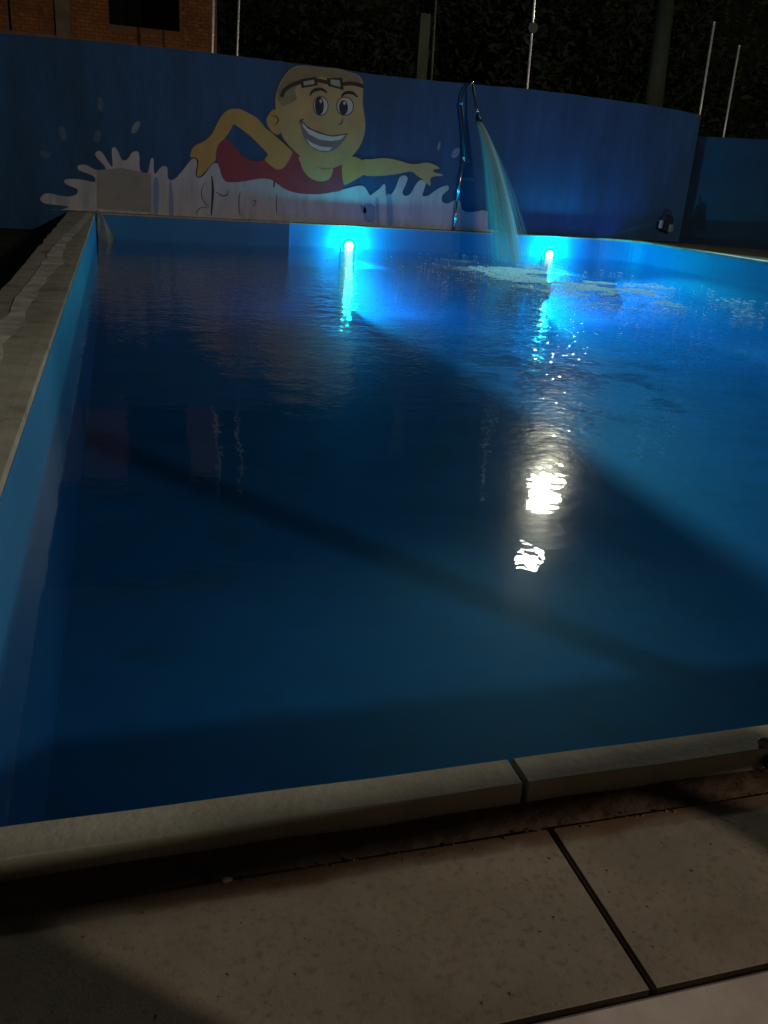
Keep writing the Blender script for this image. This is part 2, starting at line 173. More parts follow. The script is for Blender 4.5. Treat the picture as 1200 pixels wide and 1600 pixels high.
# the shallow block that stands proud of the far wall at its left end, and the cut corner on the right
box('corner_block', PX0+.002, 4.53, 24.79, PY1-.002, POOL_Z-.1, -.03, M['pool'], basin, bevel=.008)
bm = bmesh.new()
z0, z1 = POOL_Z, -.05
q = [(15.318,25.048)] + [(14.15+1.168*math.sin(a_*math.pi/24), 23.88+1.168*math.cos(a_*math.pi/24)) for a_ in range(12, -1, -1)]
lo_ = [bm.verts.new((x,y,z0)) for x,y in q]; hi_ = [bm.verts.new((x,y,z1)) for x,y in q]
bm.faces.new(lo_); bm.faces.new(hi_[::-1])
for i in range(14): bm.faces.new((lo_[i], lo_[(i+1) % 14], hi_[(i+1) % 14], hi_[i]))
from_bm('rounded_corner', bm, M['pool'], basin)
# coves where the walls run down into the floor
def cove(p, d, n_, r, L0):     # p start, d along, n_ into the pool
    vs, fs = [], []; K = 10
    for i in range(41):
        b_ = Vector(p)+Vector(d)*(L0*i/40)
        rr = r*(1+.10*noise.noise(Vector((i*.3, r, 0))))
        for k_ in range(K+1):
            a_ = k_/K*math.pi/2; o_ = rr*(1-math.sin(a_)); z_ = rr*(1-math.cos(a_))
            q_ = b_+Vector(n_)*(o_ + .003)*1.0; vs.append((q_.x, q_.y, POOL_Z+.004+z_))
    for i in range(40):
        for k_ in range(K): a = i*(K+1)+k_; fs.append((a, a+1, a+K+2, a+K+1))
    raw('wall_cove', vs, fs, M['pool_floor'], basin, True)
cove((PX1, PY0, 0), (0, 1, 0), (-1, 0, 0), 1.0, PY1-PY0); cove((PX0, 24.79, 0), (1, 0, 0), (0, -1, 0), 1.1, PX1-PX0)

# coping: left edge, wide and ragged, in three poured lengths
def wobble(bm, amp, sc, axis_mask=(1,1,1), keep=None):
    for v in bm.verts:
        if keep and keep(v.co): continue
        d = noise.noise_vector(v.co*sc)
        v.co += Vector((d.x*axis_mask[0], d.y*axis_mask[1], d.z*axis_mask[2]))*amp
cop = empty('pool_coping'); tag(cop, kind='structure')
def grid_block(name, x0, x1, y0, y1, z0, z1, m, parent, step, ragged, bump=.006):
    bm = bmesh.new(); nx = max(2, int((x1-x0)/.08)); ny = max(2, int((y1-y0)/step))
    g = []
    for j in range(ny+1):
        row = []
        for i in range(nx+1):
            fx = i/nx; y = y0+(y1-y0)*j/ny; x = x0+(x1-x0)*fx
            e = (noise.noise(Vector((0, y*1.3, 3)))*.7 + noise.noise(Vector((0, y*4.7, 9)))*.18)*ragged
            x += e*(1-fx)**1.3
            z = z1 + noise.noise(Vector((x*4, y*4, 1)))*bump - (1-fx)**6*ragged*.12
            if fx == 1: z -= .006
            row.append(bm.verts.new((x, y, z)))
        g.append(row)
    for j in range(ny):
        for i in range(nx): bm.faces.new((g[j][i], g[j][i+1], g[j+1][i+1], g[j+1][i]))
    # skirts
    def skirt(a):
        b = [bm.verts.new((v.co.x, v.co.y, z0)) for v in a]
        for k in range(len(a)-1): bm.faces.new((a[k], a[k+1], b[k+1], b[k]))
    skirt([r[0] for r in g]); skirt([r[-1] for r in g][::-1]); skirt(g[0][::-1]); skirt(g[-1])
    return from_bm(name, bm, m, parent)
for (a, b) in ((1.60, 9.46), (9.485, 17.3), (17.32, 25.03)):
    grid_block('coping_stone', -1.22, PX0-.004, a, b, -.068, 0, M['coping'], cop, .12, .045, .002)
box('curb_wall', -1.16, PX0-.352, PY0-.09, PY1+.1, -.52, -.07, M['coping'], cop)
# near edge coping, narrow
for (a, b) in ((-1.22, .915), (.928, 2.95), (2.962, 5.0), (5.012, 7.5), (7.512, 10), (10.012, 12.6), (12.612, 15.7)):
    y1o = PY0-.002; 
    bm = bmesh.new(); bbox(bm, a, b, 1.585, y1o, -.071, 0.0)
    bmesh.ops.subdivide_edges(bm, edges=[e for e in bm.edges if abs(e.verts[0].co.x-e.verts[1].co.x) > .1], cuts=24)
    wobble(bm, .003, 3.0); bmesh.ops.bevel(bm, geom=list(bm.edges), offset=.004, segments=1, affect='EDGES')
    from_bm('coping_stone', bm, M['coping'], cop)
# right edge coping
ys = [PY0, 5.5, 9.4, 13.2, 17.1, 21.0, 23.886]
for a, b in zip(ys, ys[1:]): box('coping_stone', PX1-.012, PX1+.30, a+.006, b-.006, -.05, .012, M['coping'], cop, bevel=.008)
bm = bmesh.new()
q = [(14.15+1.15*math.sin(a_*math.pi/24), 23.88+1.15*math.cos(a_*math.pi/24)) for a_ in range(0, 13)] + [(15.62,23.88),(15.62,25.045),(14.15,25.045)]
lo_ = [bm.verts.new((x,y,-.049)) for x,y in q]; hi_ = [bm.verts.new((x,y,.012)) for x,y in q]
bm.faces.new(lo_); bm.faces.new(hi_[::-1])
for i in range(len(q)): bm.faces.new((lo_[i], lo_[(i+1) % len(q)], hi_[(i+1) % len(q)], hi_[i]))
from_bm('coping_stone', bm, M['coping'], cop)
# thin lip along the far edge
for a, b in ((4.56, 7.7), (7.71, 10.9), (10.91, 14.14)): box('coping_stone', a, b, PY1-.13, PY1+.05, -.034, .004, M['coping'], cop, bevel=.006)
for a, b in ((PX0, 3.4), (3.41, 4.55)): box('coping_stone', a, b, 24.765, PY1+.05, -.028, .010 if a < 0 else .03, M['coping'], cop, bevel=.008)

# worn stripe of white paint along the left coping
vs, fs = [], []
y = 3.0; k = 0
while y < 24.9:
    c = -.93 + .05*math.exp(-((y-13)/1.6)**2) + max(0, y-15)*.028 + .02*noise.noise(Vector((1, y*.9, 0)))
    hw = .085 + .04*math.exp(-((y-13)/1.2)**2) + .02*noise.noise(Vector((4, y*1.3, 0)))
    for s in (-1, 1):
        vs.append((c + s*(hw + .03*noise.noise(Vector((s*9, y*1.9, 0)))), y, .0075))
    if k: fs.append((2*k-2, 2*k-1, 2*k+1, 2*k))
    k += 1; y += .07
pt = raw('paint_stripe', vs, fs, M['lime'], cop); pt['kind'] = 'stuff'

# near floor: dirt strip, cement slabs, then the pinkish step
raw_d = grid_block('dirt_strip', -4.0, 15.6, 1.46, 1.60, -.5, -.062, M['soil'], None, .02, .0, .01); tag(raw_d, kind='structure')
pav = empty('pavement'); tag(pav, kind='structure')
def slab(x0, x1, y0, y1, x0b=None, x1b=None):
    bm = bmesh.new(); v = bbox(bm, x0, x1, y0, y1, -.12, -.05)
    bmesh.ops.bevel(bm, geom=list(bm.edges), offset=.005, segments=2, affect='EDGES')
    return from_bm('slab', bm, M['slab'], pav)
sx = [-3.2, -1.13, .941, 3.0, 5.1, 7.2, 9.3, 11.4, 13.5, 15.6]
for a, b in zip(sx, sx[1:]):
    slab(a+.005, b-.005, 1.018, 1.478)
bedding = box('bedding', -3.3, 15.7, 1.001, 1.4785, -.5, -.062, M['soil'], None); tag(bedding, kind='structure')
st = bmesh.new(); bbox(st, -3.2, 15.6, -1.2, 1.0, -.5, -.03); bmesh.ops.bevel(st, geom=list(st.edges), offset=.012, segments=3, affect='EDGES')
tag(from_bm('pool_step', st, M['step']), kind='structure')
# right deck between pool and boundary wall
box_d = box('pool_deck', PX1+.352, 30, 1.62, 25.045, -.5, -.012, M['deck']); tag(box_d, kind='structure')
box_d2 = box('pool_deck', -3.2, 30, -12, -1.21, -.5, -.06, M['deck']); tag(box_d2, kind='structure')

# ================================================================== WALLS
mw = empty('boundary_wall', (5, PY1, 0)); tag(mw, 'long blue painted boundary wall with the swimmer mural behind the far pool edge', 'wall')
top = MURAL['wall_top']
bm = bmesh.new(); th = .22
pts = [(-14.0, 3.97)] + [tuple(p) for p in top]
zs = []
dense = []
for (a, b) in zip(pts, pts[1:]):
    n = max(1, int((b[0]-a[0])/.25))
    for i in range(n):
        t = i/n; x = a[0]+(b[0]-a[0])*t; dense.append((x, a[1]+(b[1]-a[1])*t + .012*noise.noise(Vector((x*2.3, 0, 0)))))
dense.append(pts[-1])
A = [[bm.verts.new((x-5, dy, zz)) for x, z in dense for zz in (z,)] for dy in (0.008, th)]
B = [[bm.verts.new((x-5, dy, 0.0 if False else (-.6 if x < PX0-.36 else .006))) for x, z in dense] for dy in (0.008, th)]
for i in range(len(dense)-1):
    bm.faces.new((B[0][i], B[0][i+1], A[0][i+1], A[0][i])); bm.faces.new((A[1][i], A[1][i+1], B[1][i+1], B[1][i]))
    bm.faces.new((A[0][i], A[0][i+1], A[1][i+1], A[1][i])); bm.faces.new((B[1][i], B[1][i+1], B[0][i+1], B[0][i]))
bm.faces.new((A[0][0], A[1][0], B[1][0], B[0][0])); bm.faces.new((A[0][-1], B[0][-1], B[1][-1], A[1][-1]))
from_bm('painted_wall', bm, M['wall'], mw)

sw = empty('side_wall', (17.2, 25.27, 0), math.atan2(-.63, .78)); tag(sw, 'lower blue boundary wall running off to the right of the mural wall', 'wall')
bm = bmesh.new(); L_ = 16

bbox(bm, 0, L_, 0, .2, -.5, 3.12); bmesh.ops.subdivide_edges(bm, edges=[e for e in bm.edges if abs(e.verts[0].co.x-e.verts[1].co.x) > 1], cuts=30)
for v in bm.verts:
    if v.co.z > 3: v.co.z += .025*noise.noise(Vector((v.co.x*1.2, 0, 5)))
from_bm('painted_wall', bm, M['wall_shaded'], sw)

# ================================================================== MURAL (flat paint, millimetres proud of the plaster)
def paint(name, c, c2=None, sc=2.5, rough=.7): return mat(name, c, rough, spec=.25, col2=c2 or tuple(v*.8 for v in c), scale=sc, lo=.3, hi=.7)
P_ = dict(white=mat('mural_white', (.50,.50,.54), .7, spec=.2, col2=(.36,.37,.43), scale=2.2, lo=.35, hi=.65, stretch=(1.6,1,.35), col3=(.24,.31,.42), s3=1.7, lo3=.55, hi3=.72), grey=paint('mural_grey', (.30,.30,.29)), skin=paint('mural_skin', (.50,.35,.15), (.40,.27,.13), 1.6),
          arm=paint('mural_arm', (.53,.32,.10), (.42,.26,.10), 1.6), red=paint('mural_red', (.34,.05,.06), (.22,.05,.075), 1.0), dark=paint('mural_line', (.05,.035,.03)),
          hair=paint('mural_hair', (.28,.22,.12), (.20,.155,.09), 2.5), ink=paint('mural_ink', (.03,.03,.05)), teeth=paint('mural_teeth', (.62,.60,.56)), lens=paint('mural_lens', (.38,.37,.33)),
          mouth=paint('mural_mouth', (.22,.17,.18)), streak=paint('mural_blue_wash', (.22,.29,.42), (.16,.26,.42)), drop=paint('mural_drop', (.24,.28,.36), (.13,.19,.30), 8), eye=paint('mural_eye', (.55,.53,.48)), scar=paint('mural_dim', (.36,.29,.22)))
mu = empty('swimmer_mural', (4.5, PY1, 0)); tag(mu, 'painted mural of a smiling cartoon swimmer in a red top bursting out of white splashes', 'mural')
def flat(name, pts, m, lay, th=.002):
    y1 = .006 - .0018*lay; y0 = y1-.0016
    bm = bmesh.new(); vs = [bm.verts.new((x-4.5, y0, max(z, .012))) for x, z in pts]
    es = [bm.edges.new((vs[i], vs[(i+1) % len(vs)])) for i in range(len(vs))]
    r = bmesh.ops.triangle_fill(bm, edges=es, use_beauty=True, use_dissolve=False)
    fs = [f for f in bm.faces]
    for f in fs:
        if f.normal.y > 0: f.normal_flip()
    # give the paint film its edge
    ext = [bm.verts.new((v.co.x, y1, v.co.z)) for v in vs]
    for i in range(len(vs)):
        j = (i+1) % len(vs); bm.faces.new((vs[i], vs[j], ext[j], ext[i]))
    me = bpy.data.meshes.new(name); bm.to_mesh(me); bm.free()
    return link(name, me, m, mu)
def smooth_line(pts, n=5):
    out = []
    P = [pts[0]]+list(pts)+[pts[-1]]
    for i in range(1, len(P)-2):
        for k in range(n):
            t = k/n; a, b, c, d = P[i-1], P[i], P[i+1], P[i+2]
            out.append(tuple(.5*((2*b[q])+(-a[q]+c[q])*t+(2*a[q]-5*b[q]+4*c[q]-d[q])*t*t+(-a[q]+3*b[q]-3*c[q]+d[q])*t**3) for q in (0, 1)))
    out.append(tuple(pts[-1])); return out
def closed(pts, n=3):
    P = pts; N = len(P); out = []
    for i in range(N):
        a, b, c, d = P[(i-1) % N], P[i], P[(i+1) % N], P[(i+2) % N]
        for k in range(n):
            t = k/n
            out.append(tuple(.5*((2*b[q])+(-a[q]+c[q])*t+(2*a[q]-5*b[q]+4*c[q]-d[q])*t*t+(-a[q]+3*b[q]-3*c[q]+d[q])*t**3) for q in (0, 1)))
    return out
def stroke(name, pts, wpx, m, lay, taper=True):
    wd = wpx*.0195/2; c = smooth_line(pts); L = []; R = []
    for i, p in enumerate(c):
        a = c[max(i-1, 0)]; b = c[min(i+1, len(c)-1)]; dx, dz = b[0]-a[0], b[1]-a[1]; l = math.hypot(dx, dz) or 1
        t = i/(len(c)-1); k = wd*(.45+.55*math.sin(math.pi*min(max(t, .02), .98))) if taper else wd
        L.append((p[0]-dz/l*k, p[1]+dx/l*k)); R.append((p[0]+dz/l*k, p[1]-dx/l*k))
    y0 = .006-.0018*lay-.0016
    vs = [(x-4.5, y0, max(z, .012)) for x, z in L]+[(x-4.5, y0, max(z, .012)) for x, z in R]; n = len(L)
    return raw(name, vs, [(i, n+i, n+i+1, i+1) for i in range(n-1)], m, mu)
D = MURAL
flat('splash', closed([(x, max(z, .02)) for x, z in D['splash']], 3), P_['white'], 1)
flat('rubbed_patch', D['grey_patch'], P_['grey'], 2)
P_['drop2'] = paint('mural_faded_drop', (.10,.15,.23), (.05,.10,.19), 9)
for i, d in enumerate(D['drops']): flat('droplet', d, P_['drop2' if i in (0,1,3,4,7,8) else 'drop'], 1)
for d in D['streaks']: flat('paint_run', closed([(x+random.uniform(-.03,.03), z+random.uniform(-.04,.04)) for x, z in d], 5), P_['streak'], 2)
flat('red_top', closed(D['shirt']), P_['red'], 2)
flat('neck', closed(D['neck']), P_['skin'], 3)
flat('shoulder', closed(D['right_shoulder']), P_['arm'], 4)
flat('outstretched_arm', closed(D['right_arm']), P_['skin'], 3)
flat('raised_arm', closed(D['left_arm']), P_['arm'], 4)
flat('ear', closed(D['ear']), P_['arm'], 4)
flat('head', closed([(x, min(z, 3.93)) for x, z in D['head']], 2), P_['skin'], 5)
flat('hair', [(x, min(z, 3.925)) for x, z in D['hair']], P_['hair'], 6)
stroke('ear_line', D['ear_line'], 1.6, P_['dark'], 6)
for k in ('eye1', 'eye2'): flat('eye', D[k], P_['dark'], 6)
def shrink(pts, f):
    cx = sum(p[0] for p in pts)/len(pts); cz = sum(p[1] for p in pts)/len(pts); return [(cx+(x-cx)*f, cz+(z-cz)*f) for x, z in pts]
for k in ('eye1', 'eye2'): flat('eye_white', shrink(D[k], .9), P_['eye'], 7)
for k in ('pup1', 'pup2'): flat('pupil', D[k], P_['ink'], 8)
for k in ('glint1', 'glint2'): flat('eye_glint', D[k], P_['eye'], 9)
for k in ('brow1', 'brow2'): stroke('eyebrow', D[k], 4.2, P_['ink'], 7)
stroke('nose', D['nose'], 1.6, P_['dark'], 6)
flat('mouth', closed(D['mouth'], 2), P_['mouth'], 6)
flat('teeth', D['teeth_up'], P_['teeth'], 7); flat('teeth', D['teeth_lo'], P_['teeth'], 7)
stroke('smile_crease', D['smile'], 1.8, P_['dark'], 7); stroke('lip_line', D['smile_line'], 1.3, P_['dark'], 8); stroke('chin_line', D['chin'], 1.2, P_['hair'], 6)
for k in ('strap1', 'strap2', 'bridge'): stroke('goggle_strap', D[k], 5.0, P_['dark'], 7, False)
for a, b in (('gog1', 'lens1'), ('gog2', 'lens2')): flat('goggle_frame', shrink(D[a], 1.22), P_['dark'], 8); flat('goggle_lens', D[b], P_['lens'], 9)
stroke('hand_outline', D['hand_line'], 1.4, P_['dark'], 6); stroke('neck_outline', D['neck_line'], 1.8, P_['dark'], 7)
for m_, wd in D['marks']: stroke('scribble', m_, wd, P_['ink'], 3)

# ================================================================== WATER
def water_mat():
    m = bpy.data.materials.new('pool_water'); m.use_nodes = True; t = m.node_tree; n = t.nodes; L = t.links; n.remove(n['Principled BSDF'])
    g = n.new('ShaderNodeNewGeometry')
    def noise_(sc, det, st=(1,1,1), rough=.5):
        mp = n.new('ShaderNodeMapping'); mp.inputs['Scale'].default_value = st; L.new(g.outputs['Position'], mp.inputs[0])
        z = n.new('ShaderNodeTexNoise'); z.inputs['Scale'].default_value = sc; z.inputs['Detail'].default_value = det; z.inputs['Roughness'].default_value = rough; L.new(mp.outputs[0], z.inputs['Vector']); return z.outputs[0]
    dist = n.new('ShaderNodeVectorMath'); dist.operation = 'DISTANCE'; L.new(g.outputs['Position'], dist.inputs[0]); dist.inputs[1].default_value = (10.3, 16.6, WATER_Z)
    def fall(a, b, lo, hi):
        r = n.new('ShaderNodeMapRange'); r.interpolation_type = 'SMOOTHSTEP'; r.inputs[1].default_value = a; r.inputs[2].default_value = b; r.inputs[3].default_value = lo; r.inputs[4].default_value = hi; L.new(dist.outputs['Value'], r.inputs[0]); return r.outputs[0]
    def mul(a, b):
        q = n.new('ShaderNodeMath'); q.operation = 'MULTIPLY'; L.new(a, q.inputs[0]); (L.new(b, q.inputs[1]) if hasattr(b, 'links') else q.inputs.__getitem__(1).__setattr__('default_value', b)); return q.outputs[0]
    def add(a, b):
        q = n.new('ShaderNodeMath'); q.operation = 'ADD'; L.new(a, q.inputs[0]); L.new(b, q.inputs[1]); return q.outputs[0]
    big = mul(noise_(.9, 1.0), WAVE['big'])
    mid = mul(mul(noise_(3.2, 2), fall(5, 15, 1.0, WAVE['mid_far'])), WAVE['mid'])
    fine = mul(mul(noise_(11, 2), fall(4, 14, 1.0, WAVE['fine_far'])), WAVE['fine'])
    h = add(add(big, mid), fine)
    bp = n.new('ShaderNodeBump'); bp.inputs['Strength'].default_value = 1.0; bp.inputs['Distance'].default_value = 1.0; L.new(h, bp.inputs['Height'])
    tr = n.new('ShaderNodeBsdfTransparent'); tr.inputs[0].default_value = (*WAVE['tint'], 1)
    g1 = n.new('ShaderNodeBsdfGlossy'); g1.inputs['Roughness'].default_value = .022; g1.inputs[0].default_value = (.95,.95,.95,1); L.new(bp.outputs[0], g1.inputs['Normal'])
    g2 = n.new('ShaderNodeBsdfGlossy'); g2.inputs['Roughness'].default_value = WAVE['rough2']; g2.inputs[0].default_value = (.95,.95,.85,1); L.new(bp.outputs[0], g2.inputs['Normal'])
    mg = n.new('ShaderNodeMixShader'); mg.inputs[0].default_value = WAVE['lobe2']; L.new(g1.outputs[0], mg.inputs[1]); L.new(g2.outputs[0], mg.inputs[2])
    dt = n.new('ShaderNodeVectorMath'); dt.operation = 'DOT_PRODUCT'; L.new(bp.outputs[0], dt.inputs[0]); L.new(g.outputs['Incoming'], dt.inputs[1])
    def m_(op, a, b=None):
        q = n.new('ShaderNodeMath'); q.operation = op; q.use_clamp = op != 'ABSOLUTE'
        for i, v in enumerate((a, b)):
            if v is None: continue
            if hasattr(v, 'links'): L.new(v, q.inputs[i])
            else: q.inputs[i].default_value = v
        return q.outputs[0]
    fr = m_('ADD', m_('MULTIPLY', m_('POWER', m_('SUBTRACT', 1.0, m_('ABSOLUTE', dt.outputs['Value'])), 5.0), .98), .02)   # Schlick, the same from above and below
    mx = n.new('ShaderNodeMixShader'); L.new(fr, mx.inputs[0]); L.new(tr.outputs[0], mx.inputs[1]); L.new(mg.outputs[0], mx.inputs[2])
    L.new(mx.outputs[0], n['Material Output'].inputs[0])
    sc = n.new('ShaderNodeVolumeScatter'); sc.inputs['Color'].default_value = (*WAVE['scol'], 1); sc.inputs['Density'].default_value = WAVE['sden']; sc.inputs['Anisotropy'].default_value = .0
    ab = n.new('ShaderNodeVolumeAbsorption'); ab.inputs['Color'].default_value = (*WAVE['acol'], 1); ab.inputs['Density'].default_value = WAVE['aden']
    ad = n.new('ShaderNodeAddShader'); L.new(sc.outputs[0], ad.inputs[0]); L.new(ab.outputs[0], ad.inputs[1]); L.new(ad.outputs[0], n['Material Output'].inputs['Volume'])
    return m
WAVE = dict(big=.010, mid=.019, mid_far=.06, fine=.017, fine_far=.05, tint=(.80,.93,.97), rough2=.17, lobe2=.05, scol=(.02,.55,.85), sden=.010, acol=(.1,.78,.95), aden=.18)
M['water'] = water_mat()
tag(box('pool_water', PX0-.01, PX1+.01, PY0-.01, PY1+.01, POOL_Z-.02, WATER_Z, M['water']), kind='structure')

# foam patches left by the falling water, and droplets jumping above it
M['foam'] = mat('foam', (.38,.62,.66), .8, spec=.3)
_n = M['foam'].node_tree.nodes; _L = M['foam'].node_tree.links; _tr = _n.new('ShaderNodeBsdfTransparent'); _mx = _n.new('ShaderNodeMixShader'); _mx.inputs[0].default_value = .42
_L.new(_tr.outputs[0], _mx.inputs[1]); _L.new(_n['Principled BSDF'].outputs[0], _mx.inputs[2]); _L.new(_mx.outputs[0], _n['Material Output'].inputs[0])
vs, fs = [], []
def blob(x, y, rx, ry, z):
    n = 7; b = len(vs); a0 = random.random()*6
    vs.append((x, y, z+.012))
    for k in range(n):
        a = a0+2*math.pi*k/n; r = random.uniform(.65, 1.25); vs.append((x+rx*r*math.cos(a), y+ry*r*math.sin(a), z))
    for k in range(n): fs.append((b, b+1+k, b+1+(k+1) % n))
def fdens(x, y): return noise.fractal(Vector((x*.75+3, y*.8, 4)), 1.0, 2.0, 3)
cnt = 0
while cnt < 7000:
    if random.random() < .8: x = random.gauss(9.4, 1.1); y = random.gauss(18.9, 2.2)
    else: x = random.gauss(10.7, 1.15); y = random.gauss(17.4, 1.6)
    if not (6.5 < x < 15.0 and 13.5 < y < 24.6): continue
    e = ((x-9.4)/1.4)**2+((y-19.0)/2.6)**2
    if fdens(x, y) + .34*math.exp(-e) < .20: continue
    s = random.uniform(.008, .04); blob(x, y, s*1.5, s*1.3, WATER_Z+.003+random.random()*.006); cnt += 1
tag(raw('foam', vs, fs, M['foam']), 'pale foam on the water where the shower spray lands', 'foam', kind='stuff')
M['drop'] = mat('bright_droplet', (.85,.9,.9), .05, spec=1.0)
bm = bmesh.new()
for k in range(420):
    x = random.gauss(8.9, 1.6); y = random.gauss(17.8, 2.8)
    if not (4 < x < 15 and 13.5 < y < 24.5): continue
    r = random.choice((.005, .007, .010, .014)); z = WATER_Z+.008+abs(random.gauss(0, .04))
    bmesh.ops.create_icosphere(bm, subdivisions=1, radius=r, matrix=Matrix.Translation((x, y, z)) @ Matrix.Diagonal((1.5, 1, 1.1, 1)))
tag(from_bm('splash_droplets', bm, M['drop'], None, True), 'tiny bright droplets jumping over the foam under the shower', 'water droplets', kind='stuff')

# ================================================================== SHOWER
sh = empty('pool_shower', (9.41, 24.95, .05)); tag(sh, 'slim metal shower pipe with bent arm before the mural wall, spraying into the pool', 'shower')
M['chrome'] = mat('chrome', (.70,.75,.78), .16, metal=1.0)
M['blackpipe'] = mat('dark_pipe', (.012,.016,.02), .5, spec=.3)
def tb(name, pts, r, m, parent, n=12):
    o = tube(name, [(x-parent.location.x, y-parent.location.y, z-parent.location.z) for x, y, z in pts], r, m, parent, n); return o
tb('lower_pipe', [(9.42,24.96,.02),(9.425,24.96,.82)], .030, M['chrome'], sh)
tb('middle_pipe', [(9.425,24.96,.82),(9.45,24.95,1.3),(9.50,24.93,1.98)], .034, M['chrome'], sh)
tb('upper_pipe', [(9.50,24.93,2.02),(9.42,24.9,2.7),(9.27,24.88,3.36)], .036, M['blackpipe'], sh)
tb('bent_arm', [(9.27,24.88,3.40),(9.28,24.87,3.55),(9.32,24.84,3.70),(9.40,24.78,3.86),(9.48,24.72,3.90)], .026, M['blackpipe'], sh)
tb('drop_pipe', [(9.48,24.72,3.90),(9.56,24.62,3.5),(9.63,24.48,3.08)], .034, M['blackpipe'], sh)
for p in ((9.50,24.93,2.0),(9.27,24.88,3.38),(9.48,24.72,3.90),(9.61,24.52,3.2)):
    bm = bmesh.new(); bmesh.ops.create_icosphere(bm, subdivisions=2, radius=.05, matrix=Matrix.Translation(Vector(p)-Vector(sh.location)))
    from_bm('pipe_joint', bm, M['chrome'], sh, True)
tb('shower_head', [(9.62,24.50,3.12),(9.65,24.44,2.98),(9.66,24.40,2.92)], [.04,.085,.09], M['blackpipe'], sh, 16)

# spray: separate thin streams thrown forward and down
def spray_mat():
    m = bpy.data.materials.new('spray_water'); m.use_nodes = True; t = m.node_tree; n = t.nodes; L = t.links; n.remove(n['Principled BSDF'])
    a = n.new('ShaderNodeBsdfTransparent'); d = n.new('ShaderNodeBsdfDiffuse'); d.inputs[0].default_value = (.62,.68,.62,1)
    tl = n.new('ShaderNodeBsdfTranslucent'); tl.inputs[0].default_value = (.6,.7,.7,1)
    m1 = n.new('ShaderNodeMixShader'); m1.inputs[0].default_value = .5; L.new(d.outputs[0], m1.inputs[1]); L.new(tl.outputs[0], m1.inputs[2])
    m2 = n.new('ShaderNodeMixShader'); m2.inputs[0].default_value = .085; L.new(a.outputs[0], m2.inputs[1]); L.new(m1.outputs[0], m2.inputs[2])
    L.new(m2.outputs[0], n['Material Output'].inputs[0]); return m
M['spray'] = spray_mat()
bm = bmesh.new()
clumps = [(min(1.85, random.gauss(1.2, .32)), -random.uniform(1.8, 4.0), -random.uniform(3.0, 4.4)) for _ in range(22)]
for k in range(900):
    vx = random.gauss(1.2, .33) if random.random() < .6 else random.uniform(.25, 1.9)
    vy = -random.uniform(1.6, 4.2); vz = -random.uniform(3.0, 4.4)
    if random.random() < .55: c_ = random.choice(clumps); vx = c_[0]+random.gauss(0, .035); vy = c_[1]+random.gauss(0, .08); vz = c_[2]+random.gauss(0, .08)
    a = random.random()*6.28; o = Vector((9.66+.07*math.cos(a), 24.40+.03*math.sin(a), 2.92+.05*math.sin(a)))
    pts = []; t = random.uniform(0, .1); T = (-vz*-1 + math.sqrt(vz*vz+2*9.8*(o.z-WATER_Z)))/9.8 if False else ((vz+math.sqrt(vz*vz+19.6*(o.z-WATER_Z)))/9.8)
    seg0 = 0 if random.random() < .5 else random.uniform(0, .6)*T; seg1 = T if random.random() < .6 else random.uniform(.7, 1)*T
    for i in range(9):
        tt = seg0+(seg1-seg0)*i/8
        pts.append(o+Vector((vx*tt, vy*tt, vz*tt-4.9*tt*tt)))
    r = random.choice((.0035, .005, .009)); tube_bm(bm, pts, [r*(.7+.6*(i/8)) for i in range(9)], 3, False)
tag(from_bm('water_spray', bm, M['spray'], None, True), 'fan of falling water from the shower head into the pool', 'water spray', kind='stuff')

